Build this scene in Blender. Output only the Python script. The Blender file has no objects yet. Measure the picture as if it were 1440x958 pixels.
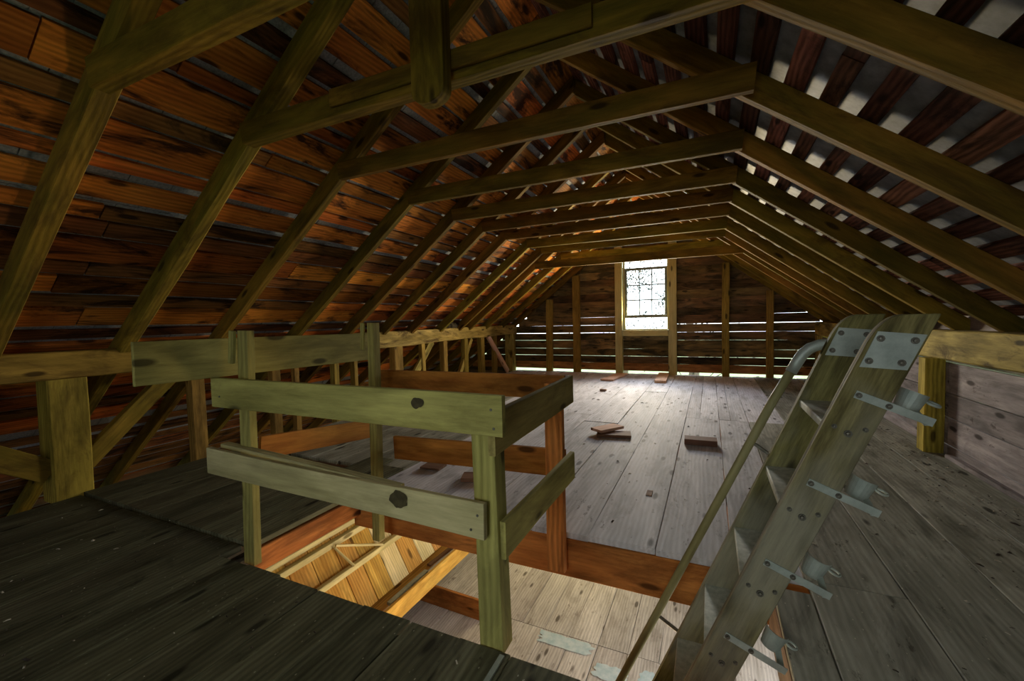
import bpy, bmesh, math, random
from mathutils import Vector, Matrix, noise
random.seed(7)
SC = bpy.context.scene
COL = SC.collection
R = random.Random(11)

# ------------------------------------------------------------------ camera
cam_d = bpy.data.cameras.new('camera')
cam = bpy.data.objects.new('camera', cam_d)
COL.objects.link(cam)
cam_d.sensor_width = 36.0
cam_d.lens = 598.745 / 1440 * 36.0
cam_d.clip_start = 0.02
yaw, pitch, roll = -0.435356521, -0.0492295719, -0.0240083532
f_ = Vector((math.sin(yaw) * math.cos(pitch), math.cos(yaw) * math.cos(pitch), math.sin(pitch)))
r0 = Vector((math.cos(yaw), -math.sin(yaw), 0)); u0 = r0.cross(f_)
r_ = r0 * math.cos(roll) + u0 * math.sin(roll); u_ = u0 * math.cos(roll) - r0 * math.sin(roll)
m = Matrix((r_, u_, -f_)).transposed().to_4x4(); m.translation = Vector((0, 0, 1.3))
cam.matrix_world = m
SC.camera = cam

# ------------------------------------------------------------------ colour management, world, lights
SC.view_settings.view_transform = 'Standard'
SC.view_settings.look = 'None'
SC.view_settings.gamma = 1.0
SC.view_settings.exposure = -0.45
SC.cycles.max_bounces = 8
SC.cycles.diffuse_bounces = 5
SC.cycles.sample_clamp_indirect = 6.0
SC.cycles.use_denoising = True

world = bpy.data.worlds.new('world'); SC.world = world
world.use_nodes = True
wn = world.node_tree; wn.nodes.clear()
wo = wn.nodes.new('ShaderNodeOutputWorld'); wb = wn.nodes.new('ShaderNodeBackground')
wb.inputs['Color'].default_value = (0.90, 0.97, 1.0, 1); wb.inputs['Strength'].default_value = 5.0
wn.links.new(wb.outputs[0], wo.inputs[0])


def area(name, loc, target, sx, sy, energy, color, portal=False, spread=180):
    ld = bpy.data.lights.new(name, 'AREA'); ld.shape = 'RECTANGLE'
    ld.size = sx; ld.size_y = sy; ld.energy = energy; ld.color = color
    ld.spread = math.radians(spread)
    if portal:
        ld.cycles.is_portal = True
    o = bpy.data.objects.new(name, ld); COL.objects.link(o)
    d = (Vector(target) - Vector(loc)).normalized()
    o.matrix_world = Matrix.Translation(loc) @ d.to_track_quat('-Z', 'Y').to_matrix().to_4x4()
    return o


# daylight through the gable window (portal) and in the storey below; the rear panel is added fill
area('window_portal', (-1.3, 10.2, 1.78), (-1.3, 0, 1.78), 1.0, 1.6, 1, (1, 1, 1), portal=True)
area('window_daylight', (-1.3, 9.93, 1.75), (-0.6, 1.5, 0.6), 0.9, 1.4, 88, (0.90, 0.95, 1.0), spread=110)
area('window_ground_light', (-1.3, 9.92, 1.25), (-1.9, 4.6, 3.6), 0.9, 0.5, 190, (1.0, 0.78, 0.42), spread=130)
area('rear_fill_light', (-0.6, -2.05, 1.5), (-0.9, 1.6, 0.2), 1.6, 1.2, 4.7, (0.95, 1.0, 0.80), spread=75)  # added fill light behind the camera, brightens guard rail and ladder
area('lower_door_daylight', (1.75, 3.6, -1.1), (-1.2, 4.0, -2.2), 2.2, 1.9, 125, (1.0, 0.97, 0.95))
area('lower_left_daylight', (-1.6, 6.6, -0.9), (-3.2, 3.2, -1.4), 1.2, 1.2, 60, (1.0, 0.80, 0.42))


# unseen warm fill light added above the lower floor, brightens the hatch and undersides
area('lower_fill_light', (-0.9, 3.3, -2.05), (-1.1, 1.9, 0.5), 0.8, 0.8, 80, (1.0, 0.72, 0.38))


# ------------------------------------------------------------------ materials
def nd(nt, typ, **kw):
    n = nt.nodes.new(typ)
    for k, v in kw.items():
        setattr(n, k, v)
    return n


def ramp(nt, pts):
    n = nt.nodes.new('ShaderNodeValToRGB')
    e = n.color_ramp.elements
    e[0].position, e[0].color = pts[0][0], (*pts[0][1], 1)
    e[1].position, e[1].color = pts[-1][0], (*pts[-1][1], 1)
    for p, c in pts[1:-1]:
        x = e.new(p); x.color = (*c, 1)
    return n


def wood(name, c1, c2, dark, stain=0.5, rough=0.75, vary=0.35, hue=0.03, grain=0.6, bump=0.35, speck=0.0, speckcol=(0.4, 0.4, 0.38), patch=None, spec=0.08):
    """old timber: grain runs along the piece's own X axis"""
    mt = bpy.data.materials.new(name); mt.use_nodes = True
    nt = mt.node_tree; nt.nodes.clear(); L = nt.links.new
    out = nd(nt, 'ShaderNodeOutputMaterial'); bs = nd(nt, 'ShaderNodeBsdfPrincipled')
    L(bs.outputs[0], out.inputs[0])
    bs.inputs['Roughness'].default_value = rough
    bs.inputs['Specular IOR Level'].default_value = spec
    tc = nd(nt, 'ShaderNodeTexCoord'); oi = nd(nt, 'ShaderNodeObjectInfo')
    mul = nd(nt, 'ShaderNodeMath', operation='MULTIPLY'); mul.inputs[1].default_value = 37.0
    L(oi.outputs['Random'], mul.inputs[0])
    add = nd(nt, 'ShaderNodeVectorMath', operation='ADD')
    L(tc.outputs['Object'], add.inputs[0]); L(mul.outputs[0], add.inputs[1])

    def mapped(s):
        mp = nd(nt, 'ShaderNodeMapping'); mp.inputs['Scale'].default_value = s
        L(add.outputs[0], mp.inputs[0]); return mp

    def nz(s, scale=1.0, detail=5, rgh=0.6, dist=0.0):
        n = nd(nt, 'ShaderNodeTexNoise'); n.inputs['Scale'].default_value = scale
        n.inputs['Detail'].default_value = detail; n.inputs['Roughness'].default_value = rgh
        n.inputs['Distortion'].default_value = dist
        L(mapped(s).outputs[0], n.inputs['Vector']); return n
    big = nz((1.1, 6, 6), 1.0, 4, 0.6, 0.6)
    r1 = ramp(nt, [(0.36, c1), (0.66, c2)]); L(big.outputs['Fac'], r1.inputs[0])
    # grain rings
    wv = nd(nt, 'ShaderNodeTexWave', wave_type='BANDS', bands_direction='Y')
    wv.inputs['Scale'].default_value = 5.0; wv.inputs['Distortion'].default_value = 8.0
    wv.inputs['Detail'].default_value = 2.0; wv.inputs['Detail Scale'].default_value = 0.6
    L(mapped((0.5, 2.0, 2.0)).outputs[0], wv.inputs['Vector'])
    fine = nz((5.0, 60, 60), 1.0, 4, 0.75)
    gm = nd(nt, 'ShaderNodeMix', data_type='FLOAT'); gm.inputs[0].default_value = 0.74
    L(wv.outputs['Fac'], gm.inputs[2]); L(fine.outputs['Fac'], gm.inputs[3])
    gr = nd(nt, 'ShaderNodeMapRange'); gr.inputs[1].default_value = 0.25; gr.inputs[2].default_value = 0.75
    gr.inputs[3].default_value = 1 - grain; gr.inputs[4].default_value = 1.15
    L(gm.outputs[0], gr.inputs[0])
    m1 = nd(nt, 'ShaderNodeMix', data_type='RGBA', blend_type='MULTIPLY'); m1.inputs[0].default_value = 1.0
    L(r1.outputs[0], m1.inputs[6]); L(gr.outputs[0], m1.inputs[7])
    # stains
    st = nz((1.3, 5, 5), 1.0, 6, 0.7, 0.8)
    sr = nd(nt, 'ShaderNodeMapRange'); sr.inputs[1].default_value = 0.50; sr.inputs[2].default_value = 0.62
    sr.inputs[3].default_value = 0; sr.inputs[4].default_value = stain; L(st.outputs['Fac'], sr.inputs[0])
    m2 = nd(nt, 'ShaderNodeMix', data_type='RGBA'); L(sr.outputs[0], m2.inputs[0]); L(m1.outputs[2], m2.inputs[6]); m2.inputs[7].default_value = (*dark, 1)
    # knots
    vo = nd(nt, 'ShaderNodeTexVoronoi'); vo.inputs['Scale'].default_value = 1.0; L(mapped((2.2, 7, 7)).outputs[0], vo.inputs['Vector'])
    kr = nd(nt, 'ShaderNodeMapRange'); kr.inputs[1].default_value = 0.10; kr.inputs[2].default_value = 0.17; kr.inputs[3].default_value = 0.85; kr.inputs[4].default_value = 0
    L(vo.outputs['Distance'], kr.inputs[0])
    m3 = nd(nt, 'ShaderNodeMix', data_type='RGBA'); L(kr.outputs[0], m3.inputs[0]); L(m2.outputs[2], m3.inputs[6]); m3.inputs[7].default_value = (*[d * 0.5 for d in dark], 1)
    last = m3.outputs[2]
    if patch:
        pn = nz((0.9, 1.6, 1.6), 1.0, 4, 0.6)
        pr_ = nd(nt, 'ShaderNodeMapRange'); pr_.inputs[1].default_value = 0.48; pr_.inputs[2].default_value = 0.60; pr_.inputs[4].default_value = 0.75
        L(pn.outputs['Fac'], pr_.inputs[0])
        mp_ = nd(nt, 'ShaderNodeMix', data_type='RGBA'); L(pr_.outputs[0], mp_.inputs[0]); L(last, mp_.inputs[6]); mp_.inputs[7].default_value = (*patch, 1)
        mm = nd(nt, 'ShaderNodeMix', data_type='RGBA', blend_type='MULTIPLY'); mm.inputs[0].default_value = 0.5
        L(mp_.outputs[2], mm.inputs[6]); L(gr.outputs[0], mm.inputs[7]); last = mm.outputs[2]
    if speck > 0:
        sp = nd(nt, 'ShaderNodeTexVoronoi'); sp.inputs['Scale'].default_value = 1.0; L(mapped((17, 31, 31)).outputs[0], sp.inputs['Vector'])
        s2 = nd(nt, 'ShaderNodeMapRange'); s2.inputs[1].default_value = 0.04; s2.inputs[2].default_value = 0.10; s2.inputs[3].default_value = speck; s2.inputs[4].default_value = 0
        L(sp.outputs['Distance'], s2.inputs[0])
        m4 = nd(nt, 'ShaderNodeMix', data_type='RGBA'); L(s2.outputs[0], m4.inputs[0]); L(last, m4.inputs[6]); m4.inputs[7].default_value = (*speckcol, 1)
        blot = nz((5, 14, 14), 1.0, 5, 0.75)
        b2 = nd(nt, 'ShaderNodeMapRange'); b2.inputs[1].default_value = 0.60; b2.inputs[2].default_value = 0.68; b2.inputs[3].default_value = 0; b2.inputs[4].default_value = 0.75
        L(blot.outputs['Fac'], b2.inputs[0])
        m5 = nd(nt, 'ShaderNodeMix', data_type='RGBA'); L(b2.outputs[0], m5.inputs[0]); L(m4.outputs[2], m5.inputs[6]); m5.inputs[7].default_value = (*dark, 1)
        last = m5.outputs[2]
    hs = nd(nt, 'ShaderNodeHueSaturation')
    h1 = nd(nt, 'ShaderNodeMapRange'); h1.inputs[3].default_value = 0.5 - hue; h1.inputs[4].default_value = 0.5 + hue
    v1 = nd(nt, 'ShaderNodeMapRange'); v1.inputs[3].default_value = 1 - vary; v1.inputs[4].default_value = 1 + vary
    wnz = nd(nt, 'ShaderNodeTexWhiteNoise', noise_dimensions='1D'); L(oi.outputs['Random'], wnz.inputs['W'])
    L(oi.outputs['Random'], v1.inputs[0]); L(wnz.outputs['Value'], h1.inputs[0])
    L(h1.outputs[0], hs.inputs['Hue']); L(v1.outputs[0], hs.inputs['Value']); L(last, hs.inputs['Color'])
    L(hs.outputs[0], bs.inputs['Base Color'])
    bp = nd(nt, 'ShaderNodeBump'); bp.inputs['Strength'].default_value = bump; bp.inputs['Distance'].default_value = 0.006
    L(gm.outputs[0], bp.inputs['Height']); L(bp.outputs[0], bs.inputs['Normal'])
    return mt


def plain(name, c1, c2, rough=0.6, metal=0.0, scale=20, bump=0.2, spec=0.4):
    mt = bpy.data.materials.new(name); mt.use_nodes = True
    nt = mt.node_tree; L = nt.links.new; bs = nt.nodes['Principled BSDF']
    tc = nd(nt, 'ShaderNodeTexCoord'); n = nd(nt, 'ShaderNodeTexNoise'); n.inputs['Scale'].default_value = scale; n.inputs['Detail'].default_value = 6
    n.inputs['Roughness'].default_value = 0.65
    L(tc.outputs['Object'], n.inputs['Vector'])
    r = ramp(nt, [(0.35, c1), (0.65, c2)]); L(n.outputs['Fac'], r.inputs[0]); L(r.outputs[0], bs.inputs['Base Color'])
    bs.inputs['Roughness'].default_value = rough; bs.inputs['Metallic'].default_value = metal
    bs.inputs['Specular IOR Level'].default_value = spec
    bp = nd(nt, 'ShaderNodeBump'); bp.inputs['Strength'].default_value = bump; bp.inputs['Distance'].default_value = 0.004
    L(n.outputs['Fac'], bp.inputs['Height']); L(bp.outputs[0], bs.inputs['Normal'])
    return mt


M = {}
M['rafter'] = wood('rafter_wood', (0.165, 0.120, 0.018), (0.33, 0.195, 0.030), (0.06, 0.035, 0.012), stain=0.55, vary=0.25, hue=0.02, grain=0.4)
M['plate'] = wood('hewn_plate_wood', (0.36, 0.27, 0.07), (0.60, 0.46, 0.15), (0.07, 0.045, 0.015), stain=0.85, vary=0.10, hue=0.01, grain=0.6, bump=0.9)
M['post'] = wood('post_wood', (0.33, 0.245, 0.04), (0.54, 0.39, 0.07), (0.07, 0.04, 0.012), stain=0.5, vary=0.2, hue=0.02)
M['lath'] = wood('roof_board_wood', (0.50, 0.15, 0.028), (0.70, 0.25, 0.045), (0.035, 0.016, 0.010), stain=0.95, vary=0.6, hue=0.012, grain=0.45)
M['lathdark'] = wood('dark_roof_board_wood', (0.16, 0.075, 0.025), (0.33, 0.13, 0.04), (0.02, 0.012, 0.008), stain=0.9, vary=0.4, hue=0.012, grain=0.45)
M['lathr'] = wood('reddish_lath_wood', (0.17, 0.075, 0.05), (0.34, 0.15, 0.10), (0.03, 0.018, 0.014), stain=0.8, vary=0.6, hue=0.012, grain=0.7, bump=0.7)
M['rail'] = wood('railing_wood', (0.27, 0.24, 0.075), (0.40, 0.36, 0.12), (0.09, 0.075, 0.03), stain=0.35, vary=0.18, hue=0.015, grain=0.4)
M['railpale'] = wood('pale_railing_wood', (0.36, 0.335, 0.16), (0.50, 0.46, 0.25), (0.13, 0.11, 0.04), stain=0.3, vary=0.10, hue=0.01, grain=0.3)
M['railbrown'] = wood('brown_railing_wood', (0.34, 0.13, 0.03), (0.52, 0.24, 0.05), (0.08, 0.03, 0.01), stain=0.4, vary=0.12, hue=0.008, grain=0.5)
M['joist'] = wood('joist_wood', (0.46, 0.15, 0.04), (0.62, 0.24, 0.07), (0.10, 0.035, 0.012), stain=0.5, vary=0.12, hue=0.006, grain=0.5)
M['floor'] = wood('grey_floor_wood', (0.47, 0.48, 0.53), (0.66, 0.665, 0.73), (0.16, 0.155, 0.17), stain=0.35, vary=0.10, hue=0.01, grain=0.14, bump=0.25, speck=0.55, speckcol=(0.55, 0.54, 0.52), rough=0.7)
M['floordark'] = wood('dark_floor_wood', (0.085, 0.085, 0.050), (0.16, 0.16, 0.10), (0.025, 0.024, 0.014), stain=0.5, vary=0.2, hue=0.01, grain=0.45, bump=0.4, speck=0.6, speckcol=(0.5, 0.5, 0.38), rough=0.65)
M['floormid'] = wood('shaded_floor_wood', (0.20, 0.205, 0.165), (0.37, 0.375, 0.32), (0.045, 0.042, 0.03), stain=0.45, vary=0.12, hue=0.01, grain=0.22, bump=0.3, speck=0.7, speckcol=(0.6, 0.58, 0.45), rough=0.72)  # floor wood in a darker tone, the light falloff painted in
M['lowfloor'] = wood('lower_floor_wood', (0.44, 0.41, 0.37), (0.60, 0.57, 0.53), (0.16, 0.13, 0.10), stain=0.35, vary=0.12, hue=0.01, grain=0.3, speck=0.4)
M['rwall'] = wood('grey_wall_board', (0.24, 0.215, 0.22), (0.44, 0.39, 0.39), (0.06, 0.045, 0.04), stain=0.35, vary=0.2, hue=0.01, grain=0.45, speck=0.3, speckcol=(0.12, 0.05, 0.04))
M['siding'] = wood('siding_board', (0.11, 0.085, 0.045), (0.27, 0.17, 0.07), (0.02, 0.02, 0.016), stain=0.85, vary=0.45, hue=0.02, grain=0.5)
M['sidingred'] = wood('lowest_siding_board', (0.34, 0.16, 0.05), (0.48, 0.23, 0.07), (0.09, 0.04, 0.015), stain=0.4, vary=0.2, hue=0.01)
M['stud'] = wood('stud_wood', (0.30, 0.20, 0.045), (0.50, 0.33, 0.08), (0.07, 0.045, 0.015), stain=0.4, vary=0.2, hue=0.02)
M['winframe'] = wood('window_frame_wood', (0.40, 0.36, 0.16), (0.55, 0.50, 0.24), (0.12, 0.10, 0.05), stain=0.2, vary=0.05, hue=0.005, grain=0.2)
M['sash'] = wood('sash_wood', (0.16, 0.18, 0.17), (0.25, 0.27, 0.25), (0.06, 0.06, 0.05), stain=0.2, vary=0.05, hue=0.005, grain=0.2)
M['ladder'] = wood('ladder_wood', (0.17, 0.155, 0.06), (0.33, 0.30, 0.12), (0.06, 0.05, 0.02), stain=0.4, vary=0.1, hue=0.01, grain=0.75, bump=0.7, patch=(0.34, 0.33, 0.25))
M['tread'] = plain('tread_paint', (0.38, 0.43, 0.38), (0.60, 0.64, 0.58), rough=0.7, scale=30)
M['offcut'] = wood('pale_offcut_wood', (0.62, 0.38, 0.27), (0.76, 0.52, 0.38), (0.30, 0.14, 0.08), stain=0.15, vary=0.1, hue=0.01, grain=0.2)
M['offdark'] = wood('dark_offcut_wood', (0.18, 0.10, 0.07), (0.30, 0.17, 0.11), (0.07, 0.03, 0.02), stain=0.3, vary=0.2, hue=0.01, grain=0.4)
M['bin'] = wood('bin_board_wood', (0.56, 0.27, 0.06), (0.76, 0.45, 0.12), (0.22, 0.11, 0.03), stain=0.4, vary=0.15, hue=0.015, grain=0.4)
M['binpale'] = wood('pale_bin_wood', (0.66, 0.56, 0.26), (0.80, 0.70, 0.38), (0.30, 0.22, 0.08), stain=0.2, vary=0.1, hue=0.01, grain=0.3)
M['steel'] = plain('galvanised_steel', (0.30, 0.35, 0.32), (0.44, 0.50, 0.46), rough=0.5, metal=0.25, scale=14)
M['bolt'] = plain('dark_bolt_steel', (0.07, 0.07, 0.06), (0.18, 0.17, 0.14), rough=0.5, metal=0.5, scale=40)
M['tube'] = wood('handrail_tube_paint', (0.26, 0.24, 0.11), (0.36, 0.34, 0.18), (0.10, 0.09, 0.04), stain=0.3, vary=0.02, hue=0.0, grain=0.15, bump=0.1, rough=0.45)
M['slate'] = plain('slate_shingle', (0.19, 0.205, 0.23), (0.34, 0.365, 0.40), rough=0.75, scale=60, bump=0.5, spec=0.3)
M['tin'] = plain('tin_roof_sheet', (0.11, 0.115, 0.135), (0.22, 0.235, 0.26), rough=0.6, metal=0.0, scale=9, bump=0.25)
M['nest'] = plain('mud_nest', (0.02, 0.018, 0.012), (0.07, 0.055, 0.03), rough=0.95, scale=30, bump=1.0)  # also paints the dark hole at the hatch corner
M['grass'] = plain('grass_ground', (0.22, 0.30, 0.14), (0.40, 0.48, 0.26), rough=0.95, scale=2)
M['bark'] = plain('tree_bark', (0.10, 0.08, 0.06), (0.18, 0.15, 0.11), rough=0.95, scale=12)
M['leaf'] = plain('tree_leaf', (0.018, 0.026, 0.020), (0.035, 0.045, 0.035), rough=0.9, scale=3)
M['debris'] = plain('dust_debris', (0.30, 0.28, 0.22), (0.60, 0.56, 0.46), rough=0.95, scale=8)
M['chips'] = plain('dark_chips', (0.03, 0.025, 0.02), (0.08, 0.06, 0.045), rough=0.95, scale=8)
M['blue'] = plain('bluish_floor_paint', (0.36, 0.50, 0.55), (0.55, 0.64, 0.66), rough=0.8, scale=12)
glass = bpy.data.materials.new('window_glass'); glass.use_nodes = True
g = glass.node_tree; g.nodes.clear()
go = nd(g, 'ShaderNodeOutputMaterial'); gt = nd(g, 'ShaderNodeBsdfTransparent'); gg = nd(g, 'ShaderNodeBsdfGlossy'); gx = nd(g, 'ShaderNodeMixShader')
gt.inputs[0].default_value = (0.93, 0.96, 0.96, 1); gg.inputs['Roughness'].default_value = 0.05; gx.inputs[0].default_value = 0.06
g.links.new(gt.outputs[0], gx.inputs[1]); g.links.new(gg.outputs[0], gx.inputs[2]); g.links.new(gx.outputs[0], go.inputs[0])
M['glass'] = glass

# ------------------------------------------------------------------ builders
BASE = {}


def T(o, label=None, cat=None, group=None, kind=None):
    if label: o['label'] = label
    if cat: o['category'] = cat
    if group: o['group'] = group
    if kind: o['kind'] = kind
    return o


def empty(name, loc=(0, 0, 0), **kw):
    o = bpy.data.objects.new(name, None); COL.objects.link(o)
    o.location = loc; o.empty_display_size = 0.1
    BASE[o] = Matrix.Translation(loc)
    return T(o, **kw)


def link(name, me, mat, parent=None, mw=Matrix.Identity(4), **kw):
    o = bpy.data.objects.new(name, me); COL.objects.link(o)
    if mat and not me.materials:
        me.materials.append(mat)
    if parent is not None:
        o.parent = parent
        o.matrix_basis = BASE[parent].inverted() @ mw
    else:
        o.matrix_basis = mw
    BASE[o] = mw.copy()
    return T(o, **kw)


def frame(p0, p1, up=(0, 0, 1)):
    p0 = Vector(p0); p1 = Vector(p1)
    x = (p1 - p0).normalized(); z = Vector(up); z = (z - x * z.dot(x)).normalized(); y = z.cross(x)
    mm = Matrix((x, y, z)).transposed().to_4x4(); mm.translation = p0
    return mm, (p1 - p0).length


def bar_mesh(name, L, w, h, seg=4, wob=0.003, ch=0.004, edge=0.0, cut0=0.0, cut1=0.0, seed=None):
    """sawn timber along +X, width w on Y (centred), height h on Z (0..h); rings wobble, corners chamfered.
    cut0/cut1 shear the end rings: x moved by cut*z"""
    bm = bmesh.new(); sd = R.random() * 100 if seed is None else seed
    prof = []
    c = min(ch, w * 0.3, h * 0.3)
    if c > 0:
        prof = [(-w / 2 + c, 0), (w / 2 - c, 0), (w / 2, c), (w / 2, h - c), (w / 2 - c, h), (-w / 2 + c, h), (-w / 2, h - c), (-w / 2, c)]
    else:
        prof = [(-w / 2, 0), (w / 2, 0), (w / 2, h), (-w / 2, h)]
    rings = []
    for i in range(seg + 1):
        t = i / seg; x = L * t; ring = []
        for k, (y, z) in enumerate(prof):
            sy = 1 if y > 0 else -1; sz = 1 if z > h / 2 else -1
            dy = noise.noise(Vector((x * 1.3 + sd, sy * 5.1, sd))) * (wob + edge)
            dz = noise.noise(Vector((x * 1.1 + sd, 9 + sz * 3.3, sd * 0.7))) * wob
            xx = x + (cut0 * (z / h) if i == 0 else 0) + (cut1 * (z / h) if i == seg else 0)
            ring.append(bm.verts.new((xx, y + dy, z + dz)))
        rings.append(ring)
    n = len(prof)
    for a, b in zip(rings, rings[1:]):
        for k in range(n):
            bm.faces.new((a[k], a[(k + 1) % n], b[(k + 1) % n], b[k]))
    bm.faces.new(rings[0][::-1]); bm.faces.new(rings[-1])
    bmesh.ops.recalc_face_normals(bm, faces=bm.faces)
    me = bpy.data.meshes.new(name); bm.to_mesh(me); bm.free()
    return me


def bar(name, p0, p1, w, h, mat, parent=None, up=(0, 0, 1), drop=0.0, **kw):
    """timber from p0 to p1: the line runs through the middle of its lower face (up gives the height side)"""
    tag = {k: kw.pop(k) for k in ('label', 'cat', 'group', 'kind') if k in kw}
    mm, L = frame(p0, p1, up)
    if drop: mm = mm @ Matrix.Translation((0, 0, -drop))
    me = bar_mesh(name, L, w, h, **kw)
    return link(name, me, mat, parent, mm, **tag)


def box(name, x0, x1, y0, y1, z0, z1, mat, parent=None, axis=None, **kw):
    """axis-aligned board; grain follows the longest side (or axis)"""
    d = {'x': x1 - x0, 'y': y1 - y0, 'z': z1 - z0}
    ax = axis or max(d, key=d.get)
    if ax == 'x': return bar(name, (x0, (y0 + y1) / 2, z0), (x1, (y0 + y1) / 2, z0), y1 - y0, z1 - z0, mat, parent, (0, 0, 1), **kw)
    if ax == 'y': return bar(name, ((x0 + x1) / 2, y0, z0), ((x0 + x1) / 2, y1, z0), x1 - x0, z1 - z0, mat, parent, (0, 0, 1), **kw)
    return bar(name, ((x0 + x1) / 2, y0, z0), ((x0 + x1) / 2, y0, z1), x1 - x0, y1 - y0, mat, parent, (0, 1, 0), **kw)


def poly_prism(name, pts, mm, thick, mat, parent=None, bev=0.0, **kw):
    """outline pts (x,z) extruded along local Y from 0 to thick"""
    bm = bmesh.new()
    a = [bm.verts.new((x, 0, z)) for x, z in pts]; b = [bm.verts.new((x, thick, z)) for x, z in pts]
    n = len(pts)
    bm.faces.new(a); bm.faces.new(b[::-1])
    for k in range(n): bm.faces.new((a[k], b[k], b[(k + 1) % n], a[(k + 1) % n]))
    bmesh.ops.recalc_face_normals(bm, faces=bm.faces)
    if bev > 0:
        bmesh.ops.bevel(bm, geom=[e for e in bm.edges], offset=bev, segments=1, affect='EDGES')
    me = bpy.data.meshes.new(name); bm.to_mesh(me); bm.free()
    return link(name, me, mat, parent, mm, **kw)


def tube_mesh(name, path, r, seg=12, cap=True):
    bm = bmesh.new(); P = [Vector(p) for p in path]; rings = []
    rr = r if isinstance(r, (list, tuple)) else [r] * len(P)
    up = Vector((0, 1, 0.01))
    for i, p in enumerate(P):
        d = (P[min(i + 1, len(P) - 1)] - P[max(i - 1, 0)]).normalized()
        a = d.cross(up).normalized(); b = d.cross(a)
        rings.append([bm.verts.new(p + a * math.cos(2 * math.pi * k / seg) * rr[i] + b * math.sin(2 * math.pi * k / seg) * rr[i]) for k in range(seg)])
    for a, b in zip(rings, rings[1:]):
        for k in range(seg):
            f = bm.faces.new((a[k], a[(k + 1) % seg], b[(k + 1) % seg], b[k])); f.smooth = True
    if cap: bm.faces.new(rings[0][::-1]); bm.faces.new(rings[-1])
    bmesh.ops.recalc_face_normals(bm, faces=bm.faces)
    me = bpy.data.meshes.new(name); bm.to_mesh(me); bm.free(); return me


def disc_mesh(name, r, t, seg=10):
    """bolt head: washer and domed head, axis along -Y"""
    bm = bmesh.new(); prof = [(0, r), (-t * 0.4, r), (-t * 0.4, r * 0.62), (-t, r * 0.5), (-t * 1.15, 0.0005)]
    rings = [[bm.verts.new((math.cos(2 * math.pi * k / seg) * q, y, math.sin(2 * math.pi * k / seg) * q)) for k in range(seg)] for y, q in prof]
    for a, b in zip(rings, rings[1:]):
        for k in range(seg): bm.faces.new((a[k], a[(k + 1) % seg], b[(k + 1) % seg], b[k]))
    bm.faces.new(rings[-1])
    bmesh.ops.recalc_face_normals(bm, faces=bm.faces)
    me = bpy.data.meshes.new(name); bm.to_mesh(me); bm.free(); return me


BOLT = disc_mesh('bolt', 0.011, 0.009)

# ------------------------------------------------------------------ geometry constants
RX = -1.255                    # ridge x
SL = 0.765                     # roof slope
ZU = 3.589                     # underside of the rafters at the ridge
CZ = 2.468                     # underside of the collar ties
LX, RXW = -4.50, 1.85          # inner faces of the knee-wall timbers
YB, YG = -2.2, 9.98            # rear end and window gable
AN = math.atan(SL); CA, SA = math.cos(AN), math.sin(AN)


def zu(x): return ZU - SL * abs(x - RX)


# ------------------------------------------------------------------ floor
floor = empty('floor', (0, 0, 0), kind='structure')
HX0, HX1, HY0, HY1 = -2.45, 0.27, 1.43, 2.42


def plank(x0, x1, y0, y1, mat, z=0.0, parent=floor, th=0.035, name='floorboard', seg=None, tilt=0.0):
    gp = R.uniform(0.0012, 0.003)
    seg = seg or max(2, int((y1 - y0) * 1.6))
    up = Vector((math.sin(tilt), 0, math.cos(tilt)))
    return bar(name, ((x0 + x1) / 2, y0 + 0.002, z - th), ((x0 + x1) / 2, y1 - 0.002, z - th), x1 - x0 - 2 * gp, th, mat, parent, up,
               seg=min(seg, 8), wob=0.0025, ch=0.003, edge=0.004)


# foreground platform: dark boards running away from the viewer, up to the hatch edge
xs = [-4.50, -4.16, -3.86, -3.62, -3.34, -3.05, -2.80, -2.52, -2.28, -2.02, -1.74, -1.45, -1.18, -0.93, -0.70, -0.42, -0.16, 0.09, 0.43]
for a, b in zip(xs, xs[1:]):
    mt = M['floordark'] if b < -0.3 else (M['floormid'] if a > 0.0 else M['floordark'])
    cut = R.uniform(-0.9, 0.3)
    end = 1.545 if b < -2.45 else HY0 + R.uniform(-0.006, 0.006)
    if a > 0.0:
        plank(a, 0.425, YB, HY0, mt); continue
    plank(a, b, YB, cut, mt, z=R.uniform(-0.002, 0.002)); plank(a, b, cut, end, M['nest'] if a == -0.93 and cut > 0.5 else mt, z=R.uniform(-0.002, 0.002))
# left of the hatch, beyond the cross seam (slightly proud boards)
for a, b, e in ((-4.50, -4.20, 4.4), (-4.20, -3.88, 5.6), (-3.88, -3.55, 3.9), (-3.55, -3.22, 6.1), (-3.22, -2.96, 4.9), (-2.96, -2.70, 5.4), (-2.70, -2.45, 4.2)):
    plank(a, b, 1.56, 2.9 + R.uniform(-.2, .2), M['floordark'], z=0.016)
# boards beyond the hatch
lanes = [(-4.50, -4.18, (2.9, 6.2, YG)), (-4.18, -3.86, (2.9, 4.6, YG)), (-3.86, -3.55, (2.9, 6.9, YG)), (-3.55, -3.22, (2.9, 5.2, YG)), (-3.22, -2.96, (2.9, 7.3, YG)),
         (-2.96, -2.70, (2.9, 5.5, YG)), (-2.70, -2.45, (2.9, 6.4, YG)), (-2.45, -2.17, (HY1, 5.1, YG)), (-2.17, -1.82, (HY1, 3.6, 7.1, YG)), (-1.82, -1.44, (HY1, 5.6, YG)),
         (-1.44, -1.02, (HY1, 5.2, YG)), (-1.02, -0.66, (HY1, 7.6, YG)), (-0.66, -0.275, (HY1, 5.8, YG)), (-0.275, 0.105, (HY1, 5.8, YG)), (0.105, 0.422, (HY1, 5.8, YG)),
         (0.425, 0.81, (5.8, YG)), (0.81, 1.20, (5.9, YG)), (1.20, 1.55, (5.0, YG)), (1.55, 1.93, (6.4, YG))]
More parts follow.
